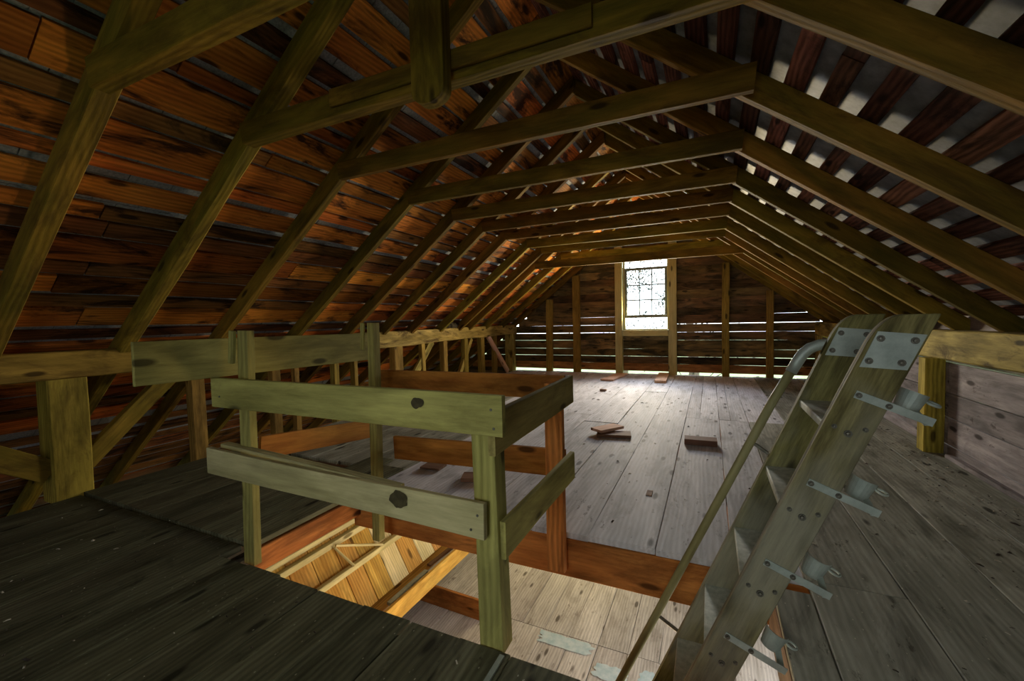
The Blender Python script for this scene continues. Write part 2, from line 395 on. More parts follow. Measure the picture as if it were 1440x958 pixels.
for a, b, ys in lanes:
    for y0, y1 in zip(ys, ys[1:]):
        y0 = 2.9 if y0 == 2.9 else y0
        dz = R.uniform(-0.003, 0.004)
        dark = (b <= -2.45 and y0 == 2.9)
        if y0 >= 5.8 and a in (-0.275, 0.105):            # narrower strips in the far half
            mid = (a + b) / 2 - 0.03
            plank(a, mid, y0, y1, M['floor'], z=dz); plank(mid, b, y0, y1, M['floor'], z=dz - 0.002)
        else:
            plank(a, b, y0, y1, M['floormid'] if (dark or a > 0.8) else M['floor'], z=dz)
# right of the hatch
plank(HX1, 0.425, HY0, 2.30, M['floormid'])
for a, b, y1 in ((0.425, 0.81, 5.8), (0.81, 1.21, 5.9), (1.21, 1.55, 5.0), (1.55, 1.93, 6.4)):
    c = R.uniform(0.0, 1.2)
    plank(a, b, YB, c, M['floormid'], z=R.uniform(-0.002, 0.003)); plank(a, b, c, HY1 if a < 0.5 else y1, M['floormid'], z=R.uniform(-0.002, 0.003))
plank(0.425, 0.81, HY1, 5.8, M['floormid'])
# joists round the hatch, and a dark filler box at its corner
box('joist', HX0 - 0.07, HX0 + 0.02, 1.37, 1.555, -0.19, -0.045, M['nest'], floor, ch=0.002)  # near-black filler box, paints the dark hole at the hatch corner
box('joist', HX0 - 0.05, HX0, 1.56, 2.42, -0.18, -0.037, M['joist'], floor, label='reddish joist on the left side of the hatch')
bar('joist', (-2.52, HY1 + 0.035, -0.277), (0.62, HY1 + 0.035, -0.277), 0.07, 0.238, M['joist'], floor, label='reddish joist across the far side of the hatch', seg=5)
box('joist', HX1, HX1 + 0.05, HY0 - .1, HY1 - 0.02, -0.275, -0.037, M['offdark'], floor)  # darker wood paints in the shadow on this side
box('joist', -2.52, 0.45, HY0 - 0.11, HY0 - 0.05, -0.275, -0.037, M['joist'], floor)
for y in (0.4, -0.7, -1.8, 3.3, 4.2, 5.1, 6.0, 6.9, 7.8, 8.7, 9.6):
    box('joist', -4.5, 1.9, y - 0.03, y + 0.03, -0.275, -0.037, M['offdark'], floor)

# ------------------------------------------------------------------ roof: boards, laths and shingles
ceiling = empty('ceiling', (RX, 3.9, 3.6), kind='structure')
RD = 0.135                     # rafter depth (square to the slope)


def roof_pt(side, s, off):
    """point in the x,z plane: s metres down the slope from the ridge, off metres above the rafter underside"""
    x = RX + side * (s * CA + off * SA); z = ZU - s * SA + off * CA
    return x, z


LATH_OFF = RD + 0.001


def lath(side, s, w, y0, y1, mat, th=0.022):
    x, z = roof_pt(side, s + w / 2, LATH_OFF)
    up = (side * SA, 0, CA)
    bar('roof_board', (x, y0, z), (x, y1, z), w, th, mat, ceiling, up, seg=max(3, int((y1 - y0) * 1.3)), wob=0.002, ch=0.0, edge=0.016)


s = -0.105
gapwide = 0
nar = True
while s < 7.5:
    nar = not nar if R.random() < 0.85 else nar
    w = R.choice((0.09, 0.11, 0.13)) if nar else R.choice((0.16, 0.19, 0.21))
    if s > 5.28 and gapwide == 0:
        gapwide = 1; s += 0.12
    cuts = [-2.3]
    y = -2.3 + R.uniform(1.5, 4)
    while y < 9.2:
        cuts.append(y); y += R.uniform(2.6, 4.4)
    cuts.append(10.05)
    for a, b in zip(cuts, cuts[1:]):
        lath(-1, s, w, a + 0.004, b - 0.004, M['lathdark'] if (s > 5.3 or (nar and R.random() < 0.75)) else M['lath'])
    s += w + R.choice((0.025, 0.035, 0.045, 0.065)) + (0.04 if s > 5.6 else 0)
s = -0.105
while s < 5.0:
    w = R.uniform(0.09, 0.125)
    cuts = [-2.3]; y = -2.3 + R.uniform(1.0, 3)
    while y < 9.2:
        cuts.append(y); y += R.uniform(2.4, 4.6)
    cuts.append(10.05)
    for a, b in zip(cuts, cuts[1:]):
        lath(1, s, w, a + 0.004, b - 0.004, M['lathr'], th=0.028)
    s += 0.203
# shingles on the left slope: courses butt against each other, joints show in the gaps of the boards
cnt = 0
sh = bpy.data.meshes.new('shingle')
rest_v, rest_f = [], []
CW, CH = 0.235, 0.20


def sh_matrix(side, s, y, dz):
    x, z = roof_pt(side, s, LATH_OFF + 0.026 + dz)
    ax = Vector((0, 1, 0)); up = Vector((side * SA, 0, CA)); sl = up.cross(ax)
    mm = Matrix((ax, sl, up)).transposed().to_4x4(); mm.translation = (x, y, z); return mm


base = bar_mesh('shingle', CW - 0.006, CH + 0.05, 0.007, seg=1, wob=0.0, ch=0.0, seed=3)
cells = []
for i in range(39):
    for j in range(53):
        s0 = -0.02 + i * CH; y0 = -2.3 + j * CW + (0.5 * CW if i % 2 else 0)
        x, z = roof_pt(-1, s0, 0.16)
        d = math.hypot(x + 2.5, y0 - 2.2, z - 1.8)
        cells.append((d if y0 > 0.4 else 99, s0, y0))
cells.sort()
for k, (d, s0, y0) in enumerate(cells):
    mm = sh_matrix(-1, s0, y0, R.uniform(0, 0.003)) @ Matrix.Rotation(0.03, 4, 'X')
    if k < 260:
        link('shingle', base, M['slate'], ceiling, mm)
    else:
        o = len(rest_v)
        rest_v += [mm @ v.co for v in base.vertices]; rest_f += [[o + q for q in p.vertices] for p in base.polygons]
me = bpy.data.meshes.new('far_shingle'); me.from_pydata(rest_v, [], rest_f)
link('shingle_course', me, M['slate'], ceiling, kind='stuff')
# tin sheets on the right slope (lapped), lying on the laths
for j, (y0, y1) in enumerate(((-2.3, -0.2), (-0.25, 1.05), (1.0, 2.05), (2.0, 3.2), (3.15, 4.3), (4.25, 5.4), (5.35, 6.6), (6.55, 7.8), (7.75, 9.0), (8.95, 10.05))):
    for i in range(4):
        s0 = -0.125 + i * 1.33
        x0, z0 = roof_pt(1, s0, LATH_OFF + 0.031 + 0.003 * (j % 2) + 0.002 * (i % 2)); x1, z1 = roof_pt(1, s0 + 1.36, LATH_OFF + 0.031 + 0.003 * (j % 2) + 0.002 * (i % 2))
        ym = (y0 + y1) / 2
        bar('roof_sheet', (x0, ym, z0), (x1, ym, z1), y1 - y0, 0.0015, M['tin'], ceiling, (SA, 0, CA), seg=6, wob=0.0006, ch=0)
# outer weather skin above the shingles
for side, nm in ((-1, 7.85),):
    x0, z0 = roof_pt(side, -0.15, LATH_OFF + 0.05); x1, z1 = roof_pt(side, nm, LATH_OFF + 0.05)
    bar('roof_skin', (x0, 3.87, z0), (x1, 3.87, z1), 12.4, 0.01, M['slate'], ceiling, (side * SA, 0, CA), seg=1, wob=0, ch=0)

# ------------------------------------------------------------------ roof trusses
ORD = ['nearest', 'second', 'third', 'fourth', 'fifth', 'sixth', 'seventh', 'eighth', 'ninth', 'tenth', 'eleventh', 'twelfth', 'last']
TR = [(-1.25, CZ), (-0.35, CZ), (0.36, CZ), (1.085, CZ), (1.83, CZ), (2.61, CZ), (3.49, CZ), (4.30, CZ), (5.02, CZ), (5.70, CZ), (6.55, CZ), (7.20, CZ), (7.60, 2.25), (8.32, CZ), (9.15, None), (9.84, None)]
LBL = {
    3: 'roof truss nearest the camera with wide brown collar tie crossing the top left corner',
    4: 'roof truss whose collar tie carries a spliced board and crosses behind the round-ended hanging post',
    5: 'roof truss with a knotty collar tie, just beyond the one with the hanging post',
    6: 'fourth roof truss from the viewer, pale green tie corner at its left joint',
    7: 'fifth roof truss from the viewer, straight olive collar tie',
    8: 'sixth roof truss from the viewer, thin collar tie between the fifth and seventh',
    9: 'seventh roof truss from the viewer, in the row toward the window',
    10: 'eighth roof truss from the viewer, in the row toward the window',
    11: 'ninth roof truss from the viewer, just in front of the low-set tie',
    12: 'roof truss with the lowest collar tie, crossing just above the window head',
    13: 'roof truss right behind the low-set collar tie',
    14: 'bare rafter pair one step in front of the window gable',
    15: 'bare rafter pair standing against the window gable'}
for i, (y, cz) in enumerate(TR):
    if i < 3: continue
    root = empty('roof_truss', (RX, y + 0.035, 2.4), label=LBL.get(i, 'roof truss overhead behind the viewer'), cat='roof truss', group='roof trusses')
    w = 0.115 if i == 4 else (0.10 if i == 3 else 0.072)
    dep = RD
    for side in (-1, 1):
        S1 = 7.5 if side < 0 else 4.28
        x0, z0 = roof_pt(side, -0.0, 0); x1, z1 = roof_pt(side, S1, 0)
        wr = w if side < 0 else 0.072
        if i == 3 and side > 0: wr = 0.10
        lim = 0.002
        yo = 0.0 if side < 0 else {4: 0.10, 5: 0.12}.get(i, 0.07)
        dep = 0.19 if (i == 4 and side > 0) else RD
        bar('rafter', (x0, y + yo + wr / 2, z0), (x1, y + yo + wr / 2, z1), wr, RD - 0.002, M['rafter'], root, (side * SA, 0, CA), seg=10,
            wob=0.014 if (i in (4,) and side < 0) else lim + 0.003, ch=0.02 if (i == 4 and side < 0) else 0.005, cut0=-SL * dep)
    if cz:
        h = 0.135 if i > 3 else 0.15
        xl = RX - (ZU - cz) / SL; xr = RX + (ZU - cz) / SL
        ext = 0.0
        th = 0.055 if i > 4 else 0.085
        # the collar is lapped against the near face of the rafters
        bar('collar_tie', (xl - ext * 0.6, y + th / 2 - 0.012, cz), (xr + ext * 0.6, y + th / 2 - 0.012, cz), th, h, M['rafter'], root, (0, 0, 1), seg=8, wob=0.008, ch=0.005,
            cut0=-0.02, cut1=0.015)
        if i == 4:
            bar('splice_board', (-1.92, y - 0.026, cz + 0.04), (-0.44, y - 0.026, cz + 0.035), 0.022, 0.095, M['rafter'], root, seg=5, wob=0.004, label='olive board spliced along the collar tie')

# round-ended hanging post
pp = []
for k in range(9):
    a = math.pi + math.pi * k / 8
    pp.append((0.092 * math.cos(a), 0.06 * math.sin(a) + 0.06))
pp += [(0.092, 1.12), (-0.092, 1.12)]
hp = poly_prism('hanging_post', [(z, -x) for x, z in pp], Matrix.Translation((-1.21, 1.715, 2.335)) @ Matrix(((0, 0, -1, 0), (0, 1, 0, 0), (1, 0, 0, 0), (0, 0, 0, 1))), 0.075, M['rafter'], bev=0.004,
                label='dark post with rounded lower end hanging from the ridge at top centre', cat='post')

# ------------------------------------------------------------------ left knee wall
wl = empty('wall_left', (LX, 4, 0), kind='structure')
# plates (a plain near timber, a hewn bright far one)
bar('wall_plate', (LX - 0.10, -2.2, 0.925), (LX - 0.10, 2.75, 0.925), 0.20, 0.215, M['post'], wl, seg=10, wob=0.010, ch=0.01, label='smooth brown near wall plate')
bar('wall_plate', (LX - 0.10, 2.76, 0.915), (LX - 0.10, YG, 0.935), 0.20, 0.235, M['plate'], wl, seg=24, wob=0.022, ch=0.012, label='rough hewn yellow wall plate')
box('corner_post', LX - 0.18, LX + 0.02, YG - 0.34, YG - 0.14, 0, 0.94, M['plate'], wl)
bar('post', (LX - 0.10, 1.40, -0.02), (LX - 0.10, 1.40, 0.925), 0.20, 0.235, M['post'], wl, up=(0, 1, 0), seg=6, wob=0.008, ch=0.01, label='thick square yellowish post under the near plate')
for y, wd, dd in ((2.38, 0.12, 0.10), (3.22, 0.10, 0.09), (3.50, 0.07, 0.07), (4.10, 0.08, 0.09), (4.45, 0.06, 0.09), (4.87, 0.10, 0.09), (5.30, 0.20, 0.12), (6.0, 0.10, 0.08), (6.66, 0.13, 0.10), (7.42, 0.13, 0.10), (8.1, 0.15, 0.10), (8.75, 0.12, 0.1)):
    bar('stud', (LX - dd / 2 - 0.01, y, -0.03), (LX - dd / 2 - 0.01, y, 0.93), dd, wd, M['stud'], wl, up=(0, 1, 0), seg=4, wob=0.006)
# braces
bar('brace', (LX - 0.06, 1.40, 0.22), (LX - 0.06, 0.35, 0.98), 0.07, 0.17, M['rafter'], wl, seg=5, wob=0.006, drop=0.08)
bar('brace', (LX - 0.06, 1.63, 0.20), (LX - 0.06, 2.36, 0.92), 0.08, 0.13, M['rafter'], wl, seg=5, wob=0.006, drop=0.02)
bar('brace', (LX - 0.05, 5.45, 0.0), (LX - 0.05, 6.35, 0.93), 0.05, 0.13, M['plate'], wl, seg=4, wob=0.004, drop=0.05)
bar('brace', (LX - 0.03, 9.45, 0.02), (LX - 0.03, 8.45, 0.93), 0.045, 0.12, M['offcut'], wl, seg=4, wob=0.004, drop=0.05, label='pale new brace by the far corner')
bar('brace', (LX - 0.06, 7.1, 0.0), (LX - 0.06, 7.75, 0.92), 0.06, 0.10, M['plate'], wl, seg=4, drop=0.05)

# ------------------------------------------------------------------ right knee wall
wr_ = empty('wall_right', (RXW, 4, 0), kind='structure')
bar('wall_plate', (RXW + 0.10, -2.2, 0.845), (RXW + 0.10, YG - 0.02, 0.865), 0.20, 0.255, M['plate'], wr_, seg=26, wob=0.022, ch=0.012, label='rough hewn yellow wall plate')
z = 0.0
for hgt, mt in ((0.10, M['rwall']), (0.245, M['rwall']), (0.215, M['rwall']), (0.27, M['rwall'])):
    cuts = [-2.2, 1.5 + R.uniform(-1, 1), 5.0, YG]
    for a, b in zip(cuts, cuts[1:]):
        bar('wall_board', (RXW + 0.075, a + 0.002, z + 0.003), (RXW + 0.075, b - 0.002, z + 0.003 + (0.0)), 0.025, hgt - 0.006, mt, wr_, seg=6, wob=0.002, edge=0.0, ch=0.003)
    z += hgt
for y in (2.6, 5.05, 7.4):
    bar('post', (RXW - 0.01, y, 0.0), (RXW - 0.01, y, 0.86), 0.14, 0.15, M['post'], wr_, up=(0, 1, 0), seg=5, wob=0.008, ch=0.008, label=None)
box('corner_post', RXW - 0.02, RXW + 0.16, YG - 0.32, YG - 0.14, 0, 0.86, M['plate'], wr_)
bar('sill_strip', (RXW + 0.035, -2.2, 0.001), (RXW + 0.035, 4.9, 0.001), 0.05, 0.035, M['rwall'], wr_, seg=10, wob=0.006)

bar('eave_board', (RXW + 0.24, -2.2, 0.80), (RXW + 0.24, YG, 0.80), 0.025, 0.50, M['rwall'], wr_, seg=4, wob=0.001)

# ------------------------------------------------------------------ gable wall with window
wf = empty('wall_far', (RX, YG, 0), kind='structure')
WX0, WX1, WZ0, WZ1 = -1.79, -0.83, 1.0, 2.62


def gable_x(z):
    """inner half-width limits of the gable at height z (under the roof boards)"""
    hw = (ZU + 0.17 - z) / SL
    return RX - hw + 0.02, RX + hw - 0.02


z = 0.055
row = 0
while z < 3.6:
    h = R.uniform(0.15, 0.21)
    xa, xb = gable_x(z + h)
    xa = max(xa, -7.2); xb = min(xb, 2.2)
    if xb - xa < 0.2: break
    secs = []
    if z < WZ0 - 0.1 or z > WZ1:
        secs = [(xa, -1.87), (-1.87, -0.72), (-0.72, xb)] if xa < -1.87 else [(xa, xb)]
        if z + h > WZ0 - 0.02 and z < WZ0: h = WZ0 - 0.03 - z
    else:
        secs = [(xa, WX0 - 0.05), (WX1 + 0.05, xb)]
    for a, b in secs:
        if b - a < 0.1: continue
        low = z < 1.35
        g0, g1 = (R.uniform(0.000, 0.008), R.uniform(0.000, 0.008)) if low else (R.uniform(-0.012, -0.006), R.uniform(-0.012, -0.006))
        if low and R.random() < 0.35: g0 = g1 = 0.0
        mt = M['sidingred'] if row == 0 else M['siding']
        bar('siding_board', (a, YG + 0.03 + (0.006 if row % 2 else 0), z + g0), (b, YG + 0.03 + (0.006 if row % 2 else 0), z + g1), 0.024, h - (0.0 if not low else 0.004), mt, wf,
            seg=10, wob=0.006, edge=0.0, ch=0.0)
    z += h; row += 1
# second, outer layer of clapboards closes the upper gable
pts_g = [(RX - 4.85, ZU - SL * 4.85 + 0.20), (RX, ZU + 0.20), (RX + 3.3, ZU - SL * 3.3 + 0.20)]
for k in range(12):
    z0 = 1.36 + k * 0.2
    hw = (ZU + 0.17 - z0) / SL; hw2 = (ZU + 0.17 - z0 - 0.2) / SL
    if hw < 0.15: break
    for a, b in (((-hw, WX0 - 0.05 - RX), (WX1 + 0.05 - RX, hw)) if z0 < WZ1 else ((-hw, hw),)):
        if b - a < 0.1: continue
        bar('clapboard', (RX + a, YG + 0.062, z0), (RX + b, YG + 0.062, z0), 0.016, 0.22, M['siding'], wf, seg=2, wob=0.0, ch=0,
            cut0=(0.22 / SL if a == -hw else 0), cut1=(-0.22 / SL if b == hw else 0))
box('skirt_board', -7.2, LX - 0.08, YG + 0.045, YG + 0.06, -0.06, 0.12, M['siding'], wf, wob=0)
box('skirt_board', RXW + 0.05, 2.2, YG + 0.045, YG + 0.06, -0.06, 0.12, M['siding'], wf, wob=0)
# stops between gable boards and roof
for x0, x1, zt in ((-3.68, -3.52, 1.94), (-2.98, -2.81, 2.45), (0.23, 0.37, 2.6), (1.03, 1.16, 2.03)):
    xm = (x0 + x1) / 2
    bar('stud', (xm, YG - 0.11, 0.0), (xm + (0.03 if xm < -3 else 0), YG - 0.11, min(zt, zu(xm) - 0.03)), x1 - x0, 0.10, M['stud'], wf, up=(0, 1, 0), seg=6, wob=0.008, ch=0.006)
for x0, x1 in ((-1.97, -1.81), (-0.82, -0.65)):
    bar('window_stud', ((x0 + x1) / 2, YG - 0.12, 0.0), ((x0 + x1) / 2, YG - 0.12, 3.0), x1 - x0, 0.12, M['winframe'], wf, up=(0, 1, 0), seg=6, wob=0.004, ch=0.005)
box('sill_beam', -1.805, -0.825, YG - 0.12, YG - 0.0, 0.86, 0.995, M['winframe'], wf, wob=0.003)
box('head_beam', -1.805, -0.825, YG - 0.12, YG - 0.0, 2.62, 2.76, M['winframe'], wf)

win = empty('window_1', (-1.31, YG, 1.0), kind='structure')
for x0, x1 in ((WX0 - 0.015, WX0 + 0.02), (WX1 - 0.02, WX1 + 0.015)):
    box('window_jamb', x0, x1, YG + 0.0, YG + 0.09, 1.0, 2.62, M['winframe'], win, wob=0.001)
box('window_sill', WX0 + 0.021, WX1 - 0.021, YG + 0.0, YG + 0.11, 0.985, 1.015, M['winframe'], win, wob=0.001)
sx0, sx1, sz0, sz1 = WX0 + 0.022, WX1 - 0.022, 1.27, 2.40
sa = empty('sash', ((sx0 + sx1) / 2, YG + 0.04, sz0)); sa.parent = win
sa.matrix_basis = BASE[win].inverted() @ BASE[sa]
fw = 0.05
box('sash_rail', sx0, sx1, YG + 0.02, YG + 0.055, sz0, sz0 + 0.065, M['sash'], sa, wob=0)
box('sash_rail', sx0, sx1, YG + 0.02, YG + 0.055, sz1 - 0.055, sz1, M['sash'], sa, wob=0)
for x in (sx0, sx1 - fw):
    box('sash_stile', x, x + fw, YG + 0.02, YG + 0.055, sz0 + 0.066, sz1 - 0.056, M['sash'], sa, wob=0)
iw = (sx1 - sx0 - 2 * fw) / 3; ih = (sz1 - sz0 - 0.12) / 3
for k in (1, 2):
    box('muntin', sx0 + fw + k * iw - 0.01, sx0 + fw + k * iw + 0.01, YG + 0.025, YG + 0.05, sz0 + 0.066, sz1 - 0.056, M['sash'], sa, wob=0)
    box('muntin', sx0 + fw, sx1 - fw, YG + 0.026, YG + 0.049, sz0 + 0.065 + k * ih - 0.012, sz0 + 0.065 + k * ih + 0.012, M['sash'], sa, wob=0, axis='x')
for a in range(3):
    for b in range(3):
        box('pane', sx0 + fw + a * iw + 0.011, sx0 + fw + (a + 1) * iw - 0.011, YG + 0.036, YG + 0.039, sz0 + 0.065 + b * ih + 0.013, sz0 + 0.065 + (b + 1) * ih - 0.013, M['glass'], sa, wob=0, ch=0, seg=1)

# ------------------------------------------------------------------ rear wall (behind the viewer) with an opening added to let light in
wbk = empty('wall_back', (RX, YB, 0), kind='structure')
for k in range(18):
    z0 = k * 0.21; xa, xb = gable_x(z0 + 0.21); xa = max(xa, -6); xb = min(xb, 2.2)
    if xb - xa < 0.1: break
    for a, b in (((xa, -1.5), (0.3, xb)) if 0.8 < z0 + 0.1 < 2.15 else ((xa, xb),)):
        if b - a > 0.05: box('siding_board', a, b, YB - 0.1, YB - 0.07, z0, z0 + 0.206, M['siding'], wbk, wob=0.002)

# ------------------------------------------------------------------ guard rail round the hatch
gr = empty('guard_rail', (-1.6, 1.9, 0), label='rough wooden guard rail of posts and boards enclosing the open floor hatch', cat='railing')
PN = dict(seg=6, wob=0.004, ch=0.003)
bar('post', (-2.315, 1.455, -0.02), (-2.27, 1.455, 1.275), 0.085, 0.045, M['rail'], gr, up=(0, 1, 0), label='left near rail post', **PN)
bar('post', (-2.10, 2.20, -0.21), (-2.075, 2.20, 1.30), 0.062, 0.06, M['rail'], gr, up=(0, 1, 0), label='tall left far rail post', **PN)
bar('post', (-0.79, 1.435, -0.02), (-0.80, 1.42, 0.98), 0.10, 0.09, M['rail'], gr, up=(0, 1, 0), label='thick corner rail post beside the viewer', **PN)
bar('post', (-0.83, 2.325, -0.20), (-0.83, 2.325, 0.92), 0.105, 0.045, M['joist'], gr, up=(0, 1, 0), label='reddish right far rail post', **PN)
# boards
bar('top_board', (-2.40, 1.03, 1.035), (-2.40, 2.56, 1.015), 0.025, 0.205, M['rail'], gr, label='long overhanging top board on the left side', **PN)
bar('top_board', (-2.42, 1.385, 0.872), (-0.685, 1.385, 0.868), 0.028, 0.155, M['rail'], gr, label='top board across the near side with a dark knot', **PN)
bar('top_board', (-2.23, 2.47, 0.80), (-0.80, 2.47, 0.805), 0.028, 0.148, M['railbrown'], gr, label='brown top board across the far side', **PN)
bar('top_board', (-0.745, 1.40, 0.785), (-0.745, 2.42, 0.80), 0.028, 0.165, M['rail'], gr, label='top board on the right side', **PN)
bar('middle_board', (-2.49, 1.385, 0.498), (-0.775, 1.385, 0.468), 0.028, 0.14, M['railpale'], gr, label='pale lower board across the near side with a round stain', seg=10, wob=0.008, ch=0.003)
bar('split_strip', (-2.46, 1.45, 0.628), (-1.2, 1.415, 0.585), 0.05, 0.022, M['railpale'], gr, label='splintered strip along the lower near board', seg=8, wob=0.008)
bar('middle_board', (-2.40, 1.60, 0.515), (-2.40, 2.50, 0.41), 0.025, 0.135, M['railbrown'], gr, label='brown lower board on the left side', **PN)
bar('middle_board', (-2.13, 2.47, 0.285), (-0.80, 2.47, 0.325), 0.028, 0.17, M['railbrown'], gr, label='orange brown lower board across the far side', **PN)
bar('middle_board', (-0.735, 1.45, 0.36), (-0.735, 2.38, 0.36), 0.03, 0.155, M['rail'], gr, label='lower board on the right side, cracked and water stained', seg=8, wob=0.008)
# little strips nailed on the two tall posts
bar('nailer', (-2.345, 1.43, 1.10), (-2.325, 1.43, 1.275), 0.04, 0.022, M['rail'], gr, up=(0, 1, 0), seg=2, wob=0.002)
bar('nailer', (-2.13, 2.17, 1.12), (-2.12, 2.17, 1.30), 0.03, 0.02, M['rail'], gr, up=(0, 1, 0), seg=2, wob=0.002)
for x, z in ((-0.72, 0.90), (-0.73, 0.97), (-2.35, 0.93), (-0.83, 0.50), (-0.80, 0.56)):
    link('nail_head', BOLT, M['bolt'], gr, Matrix.Translation((x, 1.371, z)) @ Matrix.Scale(0.5, 4))
# knot discs are real dark knots of the board
for x, z, q in ((-1.061, 0.975, 0.022), (-1.176, 0.565, 0.036)):
    bm = bmesh.new(); bmesh.ops.create_circle(bm, cap_ends=True, segments=30, radius=q)
    for v in bm.verts: v.co.x *= 1.3; v.co += v.co.normalized() * noise.noise(v.co * 45 + Vector((x, z, 0))) * q * 0.45
    km = bpy.data.meshes.new('knot'); bm.to_mesh(km); bm.free()
    link('knot', km, plain('knot_wood', (0.03, 0.025, 0.01), (0.075, 0.06, 0.025), rough=0.9), gr, Matrix.Translation((x, 1.3672, z)) @ Matrix.Rotation(math.pi / 2, 4, 'X'), label='dark knot')

# dark block and short batten at the foot of the corner post
box('floor_batten', -0.735, -0.715, 1.10, 1.40, 0.004, 0.014, M['steel'], None, label='thin grey batten lying on the dark floor beside the corner post', cat='batten', wob=0.001, ch=0.001)

# ------------------------------------------------------------------ ship's ladder
la = empty('ladder', (-0.86, 1.95, -2.2), label='steep wooden ladder with a handrail rising through the hatch', cat='ladder')
DX = 1 / 2.44                         # lean: x per z


def lx(z): return 0.365 + (z - 0.97) * DX      # left (upper) edge of the stringers


WS = 0.140                             # horizontal width of a stringer


def stringer(y0, nm):
    pts = []
    zb = -2.19
    pts.append((lx(zb), zb)); pts.append((lx(zb) + WS, zb)); pts.append((lx(1.287) + WS + 0.004, 1.287))
    top = []
    cx, cz = lx(1.287) + 0.055, 1.287
    # rounded upper left corner
    for k in range(7):
        a = k / 6
        p0 = Vector((cx, cz)); p1 = Vector((lx(1.287) - 0.0 + 0.004, 1.285)); p2 = Vector((lx(1.20), 1.20))
        q = p0 * (1 - a) ** 2 + p1 * 2 * a * (1 - a) + p2 * a * a
        top.append((q.x, q.y))
    pts += top
    # local frame with X along the stringer so that the grain follows it
    d = Vector((DX, 0, 1)).normalized(); n = Vector((-d.z, 0, d.x))
    mm = Matrix((d, Vector((0, 1, 0)), n)).transposed().to_4x4()
    org = Vector((lx(zb), y0, zb)); mm.translation = org
    loc = [((Vector((x, y0, z)) - org).dot(d), (Vector((x, y0, z)) - org).dot(n)) for x, z in pts]
    return poly_prism('stringer', loc, mm, 0.04, M['ladder'], la, bev=0.003, label=nm)


YN, YF = 1.72, 2.17
sn = stringer(YN, 'near ladder stringer'); sf = stringer(YF, 'far ladder stringer')
for k in range(11):
    z = 0.925 - 0.3035 * k
    if z < -2.1: break
    xa = lx(z) + 0.004
    box('tread', xa, xa + 0.128, YN + 0.041, YF - 0.001, z - 0.03, z, M['tread'], la, axis='y', wob=0.001, ch=0.004, seg=2)
    if z > -0.7:
        for yy, mtx in ((YN, Matrix.Identity(4)),):
            for dx, dz, q in ((0.025, -0.0, 0.75), (0.062, -0.022, 1.1), (0.108, -0.006, 0.75)):
                link('bolt', BOLT, M['bolt'], la, Matrix.Translation((xa + dx, YN - 0.001, z - 0.005 + dz)) @ Matrix.Scale(q, 4))
# square steel plates at the head
pl = [(0.439, 1.120), (0.485, 1.235), (0.605, 1.223), (0.559, 1.112)]
for yy, tag_ in ((YN - 0.004, 'steel plate with four bolts on the near stringer'), (YF - 0.004, 'steel plate on the far stringer')):
    pt = poly_prism('mounting_plate', pl, Matrix.Translation((0, yy, 0)), 0.004, M['steel'], la, label=tag_)
    for x, z in ((0.463, 1.140), (0.492, 1.212), (0.576, 1.205), (0.545, 1.135)):
        link('bolt', BOLT, M['bolt'], pt, Matrix.Translation((x, yy, z)))
# steps' steel straps with curled hooks behind
pd = Vector((1, 0, -DX)).normalized()
for k in range(5):
    z = 1.033 - 0.309 * k
    a = Vector((lx(z) + 0.034, 0, z)); e = a + pd * 0.212
    for yy in (YN - 0.005, YF + 0.041):
        st = bar('strap', (a.x, yy + 0.0025, a.z - 0.014), (e.x, yy + 0.0025, e.z - 0.014), 0.004, 0.026, M['steel'], la, up=(0, 0, 1), seg=2, wob=0.0, ch=0.001, label='steel strap')
        if yy < YF:
            for q in (0.015, 0.098):
                p = a + pd * q; link('bolt', BOLT, M['bolt'], st, Matrix.Translation((p.x, yy - 0.001, p.z)) @ Matrix.Scale(0.85, 4))
    # curled hook: a half shell held between the straps, and a folded tongue with an eye
    dv = Vector((DX, 0, 1)).normalized()
    c = e + Vector((-0.022, 0, 0.045))
    bm = bmesh.new(); ring = []
    for j in range(11):
        an = math.radians(165 + 170 * j / 10)
        rr_ = []
        for hh, r in ((-0.036, 0.032), (0.036, 0.040), (0.036, 0.037), (-0.036, 0.029)):
            q = c + pd * (r * math.cos(an)) + dv * hh
            rr_.append(bm.verts.new((q.x, YN + 0.10 + r * math.sin(an), q.z)))
        ring.append(rr_)
    for a1, b1 in zip(ring, ring[1:]):
        for j in range(4):
            bm.faces.new((a1[j], a1[(j + 1) % 4], b1[(j + 1) % 4], b1[j]))
    bm.faces.new(ring[0]); bm.faces.new(ring[-1][::-1]); bmesh.ops.recalc_face_normals(bm, faces=bm.faces)
    me = bpy.data.meshes.new('hook_shell'); bm.to_mesh(me); bm.free()
    hk = link('hook_shell', me, M['steel'], la, label='curled steel hook')
    bar('tongue', (e.x - 0.008, YN + 0.0, e.z - 0.012), (e.x - 0.012, YN + 0.10, e.z + 0.018), 0.022, 0.003, M['steel'], hk, seg=1, wob=0, ch=0)
    q0 = c + pd * 0.052 + dv * 0.018
    eye = [(q0.x + 0.018 * math.cos(t) * pd.x, YN + 0.085 + 0.012 * math.sin(t), q0.z + 0.018 * math.cos(t) * pd.z + 0.004 * math.sin(t)) for t in [i * math.pi / 6 for i in range(13)]]
    link('eye', tube_mesh('eye', eye, 0.0045, 6), M['steel'], hk)
# handrail tube on the far side
yt = 2.245


def rx(z): return 0.002 + (z - 0.322) * 0.447


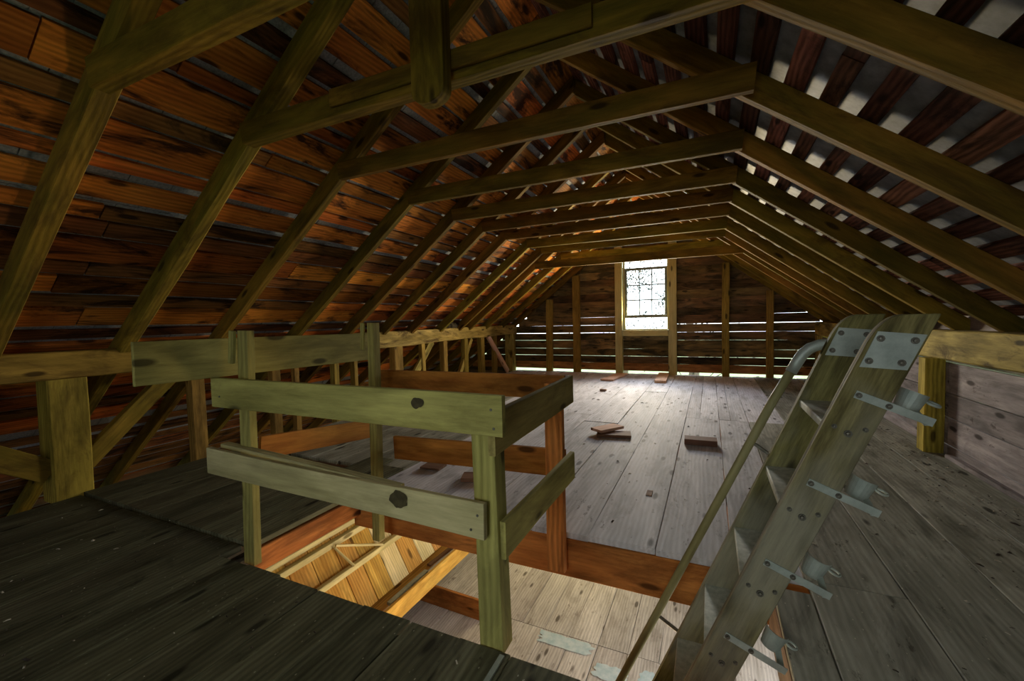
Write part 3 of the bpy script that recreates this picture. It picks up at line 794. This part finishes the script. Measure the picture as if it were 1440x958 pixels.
pth = [(0.56, YF + 0.06, 1.125), (0.545, yt - 0.02, 1.137), (0.52, yt, 1.147), (0.475, yt, 1.160), (0.435, yt, 1.158), (0.40, yt, 1.143), (0.374, yt, 1.118), (0.350, yt, 1.075), (0.33, yt, 1.035)]
link('handrail_elbow', tube_mesh('handrail_elbow', pth, [0.024, 0.024, 0.024, 0.0235, 0.0235, 0.0235, 0.0235, 0.024, 0.0235], 14), M['steel'], la, label='grey elbow at the top of the handrail')
pts = [(0.331, yt, 1.04)] + [(rx(z), yt, z) for z in (0.9, 0.5, 0.0, -0.5, -1.0, -1.3)]
tmp = frame(pts[0], pts[-1], (0, 1, 0))
tm = tube_mesh('handrail', pts, 0.0195, 14); tm.transform(tmp[0].inverted())
link('handrail', tm, M['tube'], la, tmp[0], label='olive painted handrail tube')
for z in (0.70, -0.255):
    bar('rail_bracket', (rx(z), yt, z), (lx(z - 0.06) + 0.02, yt - 0.015, z - 0.055), 0.014, 0.014, M['bolt'], la, seg=1, wob=0, ch=0.002)

# ------------------------------------------------------------------ wood offcuts on the floor
G = 'wood offcuts on the floor'


def offcut(name, c, L, w, h, ang, mat, label, tilt=0.0, z=0.006, **kw):
    o = bar(name, (-L / 2, 0, 0), (L / 2, 0, 0), w, h, mat, None, seg=3, wob=0.002, ch=0.002, label=label, cat='offcut', group=G)
    o.matrix_basis = Matrix.Translation((c[0], c[1], z)) @ Matrix.Rotation(math.radians(ang), 4, 'Z') @ Matrix.Rotation(math.radians(tilt), 4, 'Y') @ Matrix.Translation((0, 0, 0))
    return o


offcut('wood_offcut', (-1.91, 8.65), 1.05, 0.27, 0.03, 83, M['offcut'], 'flat pale board offcut lying farthest left on the floor near the gable')
offcut('wood_offcut', (-0.87, 8.62), 1.25, 0.215, 0.045, 92, M['offcut'], 'pale board offcut lying on the floor in front of the window')
offcut('wood_offcut', (-1.13, 4.60), 0.36, 0.19, 0.028, 12, M['offdark'], 'dark offcut underneath the pale one on the middle floor', z=0.006)
offcut('wood_offcut', (-1.145, 4.61), 0.34, 0.17, 0.03, 55, M['offcut'], 'pale short offcut stacked on a dark one, middle of the floor', z=0.036)
offcut('wood_offcut', (-0.235, 4.62), 0.30, 0.15, 0.055, 2, M['offdark'], 'brown block lying on the floor left of the handrail', z=0.006)
offcut('wood_offcut', (-1.76, 7.43), 0.11, 0.05, 0.03, 0, M['offdark'], 'tiny brown wood scrap on the floor before the farthest left board')
offcut('wood_offcut', (-1.84, 2.93), 0.24, 0.15, 0.03, 20, M['offdark'], 'dark splintered offcut just beyond the guard rail')
offcut('wood_offcut', (-2.32, 3.06), 0.19, 0.14, 0.018, 5, M['offdark'], 'small dark offcut half hidden beneath the far guard board')
offcut('wood_offcut', (-0.422, 3.19), 0.04, 0.09, 0.005, 0, M['offdark'], 'small flat square reddish scrap on the floor right of the hatch rail', z=0.004)
offcut('wood_offcut', (-2.20, 3.75), 0.34, 0.05, 0.02, 25, M['offcut'], 'narrow pinkish splinter board on the floor behind the far guard board')

# bird's mud nest on the plate
bm = bmesh.new(); bmesh.ops.create_icosphere(bm, subdivisions=3, radius=1)
for v in bm.verts:
    v.co += v.co.normalized() * (noise.noise(v.co * 2.7) * 0.5 + noise.noise(v.co * 7) * 0.25)
    v.co = Vector((v.co.x * 0.05, v.co.y * 0.20, v.co.z * 0.055))
me = bpy.data.meshes.new('mud_nest'); bm.to_mesh(me); bm.free()
link('mud_nest', me, M['nest'], None, Matrix.Translation((LX - 0.02, 7.0, 1.215)), label='dark lumpy mud nest on the left wall plate', cat='nest')

# loose dirt, chips and dust on the floor
vs, fs, vs2, fs2 = [], [], [], []
for k in range(1500):
    big_ = R.random() < 0.12
    x = R.uniform(-4.3, 1.8); y = R.uniform(0.4, 9.5)
    if R.random() < 0.35: x = 1.8 - abs(R.gauss(0, 0.25)); y = R.uniform(1, 7)
    if HX0 - 0.06 < x < 0.5 and HY0 - 0.08 < y < HY1 + 0.1: continue
    if x > 1.8 or x < -4.4: continue
    if any(abs(x - ox) < ow and abs(y - oy) < oh for ox, oy, ow, oh in ((-1.91, 8.65, .3, .65), (-.87, 8.62, .3, .75), (-1.13, 4.6, .3, .3), (-.23, 4.62, .25, .15), (-1.76, 7.43, .1, .1), (-1.84, 2.93, .2, .2), (-2.32, 3.06, .2, .2), (-.42, 3.19, .1, .1), (-2.2, 3.75, .25, .2))): continue
    q = R.uniform(0.0015, 0.004) * (2.0 if big_ else 1); zz = 0.0085 if (x < -2.4 and 1.5 < y < 3.2) else 0.003
    a = R.uniform(0, 6.28); el = R.uniform(1, 3.5)
    V, Fc = (vs, fs) if R.random() < 0.55 else (vs2, fs2)
    o = len(V); ca, sa_ = math.cos(a), math.sin(a)
    for dx, dy, dz in ((-q * el, -q, 0), (q * el, -q, 0), (q * el, q, 0), (-q * el, q, 0), (0, 0, q * 1.1)):
        V.append((x + dx * ca - dy * sa_, y + dx * sa_ + dy * ca, zz + dz))
    Fc += [(o, o + 1, o + 4), (o + 1, o + 2, o + 4), (o + 2, o + 3, o + 4), (o + 3, o, o + 4), (o + 3, o + 2, o + 1, o)]
for nm, V, Fc, mt in (('dust', vs, fs, M['debris']), ('wood_chips', vs2, fs2, M['chips'])):
    me = bpy.data.meshes.new(nm); me.from_pydata(V, [], Fc)
    link(nm, me, mt, floor, kind='stuff')

# ------------------------------------------------------------------ lower storey seen through the hatch
LZ = -2.2
lf = empty('lower_floor', (-1.3, 4, LZ), kind='structure')
xs = [-7.2, -6.6, -6.1, -5.6, -5.1, -4.6, -4.2, -3.85, -3.5, -3.2, -2.88, -2.56, -2.26, -1.97, -1.70, -1.39, -1.09, -0.775, -0.47, -0.15, 0.2, 0.6, 1.0, 1.4, 1.9]
for a, b in zip(xs, xs[1:]):
    plank(a, b, -2.2, 4.33, M['lowfloor'], z=LZ + R.uniform(-.003, .003), parent=lf)
    plank(a, b, 4.335, 9.9, M['lowfloor'], z=LZ + R.uniform(-.003, .003), parent=lf)
for (x0, x1, y0, y1) in ((-1.72, -1.15, 4.13, 4.30), (-1.05, -0.72, 3.92, 4.10), (-0.62, -0.42, 4.0, 4.18)):
    bm = bmesh.new(); pts_ = []
    for k in range(40):
        a = 2 * math.pi * k / 40; rr = 1 + 0.4 * noise.noise(Vector((math.cos(a) * 3, math.sin(a) * 3, x0)))
        sq = (abs(math.cos(a)) ** 14 + abs(math.sin(a)) ** 14) ** (-1 / 14)
        pts_.append(bm.verts.new(((x0 + x1) / 2 + (x1 - x0) / 2 * math.cos(a) * sq * rr, (y0 + y1) / 2 + (y1 - y0) / 2 * math.sin(a) * sq * rr, LZ + 0.0055)))
    bm.faces.new(pts_); me = bpy.data.meshes.new('paint_patch'); bm.to_mesh(me); bm.free()
    link('paint_patch', me, M['blue'], lf, label='faded blue paint patch on the lower floor')
lw = empty('lower_wall', (0, 0, LZ), kind='structure')
box('wall_panel', -7.25, -7.20, -2.2, 9.9, LZ, -0.93, M['siding'], lw, wob=0)
box('wall_panel', -7.25, 1.95, 9.95, 10.0, LZ, -0.04, M['siding'], lw, wob=0)
box('wall_panel', -7.25, 1.95, -2.3, -2.25, LZ, -0.04, M['siding'], lw, wob=0)
box('wall_panel', 1.95, 2.0, -2.2, 9.9, LZ, -0.04, M['rwall'], lw, wob=0)

gb = empty('feed_bin', (-3.2, 3.3, LZ), label='sloping boarded feed bin with rails, seen down through the hatch', cat='bin')
tp = Vector((-3.47, 0, -0.59)); bt = Vector((-2.98, 0, -1.44)); dn = (bt - tp).normalized(); upn = Vector((-dn.z, 0, dn.x))
yy = 1.9
while yy < 5.0:
    w = R.uniform(0.20, 0.27)
    bar('bin_board', (tp.x, yy + w / 2, tp.z), (bt.x, yy + w / 2, bt.z), w - 0.006, 0.02, M['bin'] if R.random() < (0.9 if yy < 3.3 else 0.4) else M['binpale'], gb, upn, seg=2, wob=0.001)
    yy += w
bar('bin_rail', (-3.30, 1.9, -0.85), (-3.30, 4.9, -0.85), 0.05, 0.06, M['binpale'], gb, seg=3, label='upper pale rail')
bar('bin_rail', (-3.36, 1.9, -0.77), (-3.36, 4.9, -0.77), 0.04, 0.05, M['binpale'], gb, seg=3)
bar('bin_rail', (-3.135, 1.9, -1.09), (-3.135, 4.9, -1.09), 0.05, 0.06, M['binpale'], gb, seg=3, label='middle pale rail')
bar('bin_rail', (-3.00, 1.9, -1.56), (-3.00, 4.9, -1.56), 0.12, 0.06, M['bin'], gb, seg=3, label='trough floor board')
bar('bin_strut', (-3.25, 2.85, -0.84), (-3.11, 2.95, -1.04), 0.02, 0.02, M['binpale'], gb, seg=1)
bar('bin_strut', (-3.25, 2.87, -0.83), (-3.11, 3.35, -1.03), 0.02, 0.02, M['binpale'], gb, seg=1)
bar('bin_front', (-2.78, 2.3, -1.60), (-2.74, 4.55, -1.60), 0.035, 0.19, M['bin'], gb, seg=4, label='wide tan front board of the trough')
for px, py, an, ln, mt, nm, lb in ((-2.875, 3.15, 89, 0.6, M['steel'], 'scrap_bar', 'grey perforated scrap bar lying in the trough'), (-2.90, 3.85, 86, 0.5, M['offdark'], 'scrap_stick', 'dark stick lying in the trough'), (-2.90, 2.55, 93, 0.4, M['offdark'], 'scrap_stick', 'short dark stick at the near end of the trough')):
    o = bar(nm, (-ln / 2, 0, 0), (ln / 2, 0, 0), 0.05, 0.03, mt, None, seg=4, wob=0.008, label=lb, cat='scrap')
    o.matrix_basis = Matrix.Translation((px, py, -1.488)) @ Matrix.Rotation(math.radians(an), 4, 'Z')
bar('floor_curb', (-3.30, 4.20, LZ + 0.004), (-2.42, 4.17, LZ + 0.004), 0.04, 0.24, M['joist'], None, seg=3, label='brown board standing on edge on the lower floor', cat='board')

# ------------------------------------------------------------------ outside: ground and trees beyond the window
gnd = bpy.data.meshes.new('ground'); gnd.from_pydata([(-60, -40, -2.6), (60, -40, -2.6), (60, 90, -2.6), (-60, 90, -2.6)], [], [(0, 1, 2, 3)])
link('ground', gnd, M['grass'], None, kind='structure')


def tree(x, y, h, rad, n, label, seed):
    rr = random.Random(seed)
    root = empty('tree', (x, y, -2.6), label=label, cat='tree', group='trees outside the window')
    link('trunk', tube_mesh('trunk', [(x, y, -2.6), (x + 0.1, y, h * 0.3 - 2.6), (x - 0.1, y + 0.1, h * 0.6 - 2.6), (x, y, h * 0.85 - 2.6)], [0.22, 0.17, 0.11, 0.05], 8), M['bark'], root)
    V, Fc = [], []
    cl = [Vector((x + rr.gauss(0, rad * 0.5), y + rr.gauss(0, rad * 0.4), -2.6 + h * rr.uniform(0.35, 1.0))) for _ in range(26)]
    for c in cl:
        t0 = Vector((x, y, max(-1.5, c.z - rad * 0.7)))
        o = len(V); d = (c - t0).cross(Vector((0, 1, 0))).normalized() * 0.02
        V += [t0 - d, t0 + d, c]; Fc.append((o, o + 1, o + 2))
        for _ in range(n):
            p = c + Vector((rr.gauss(0, 1), rr.gauss(0, 1), rr.gauss(0, 0.8))) * rad * 0.17
            a = Vector((rr.uniform(-1, 1), rr.uniform(-1, 1), rr.uniform(-1, 1))).normalized(); b = a.orthogonal().normalized()
            q = rr.uniform(0.04, 0.075); o = len(V)
            V += [p - a * q, p + b * q * 0.5, p + a * q, p - b * q * 0.5]; Fc.append((o, o + 1, o + 2, o + 3))
    me = bpy.data.meshes.new('foliage'); me.from_pydata(V, [], Fc)
    link('foliage', me, M['leaf'], root, kind='stuff')


tree(-0.6, 16.5, 6.8, 2.2, 60, 'leafy tree standing outside the window, right in its panes', 3)
tree(-4.0, 22.0, 7.5, 2.6, 70, 'leafy tree farther off outside the window, left in its panes', 5)
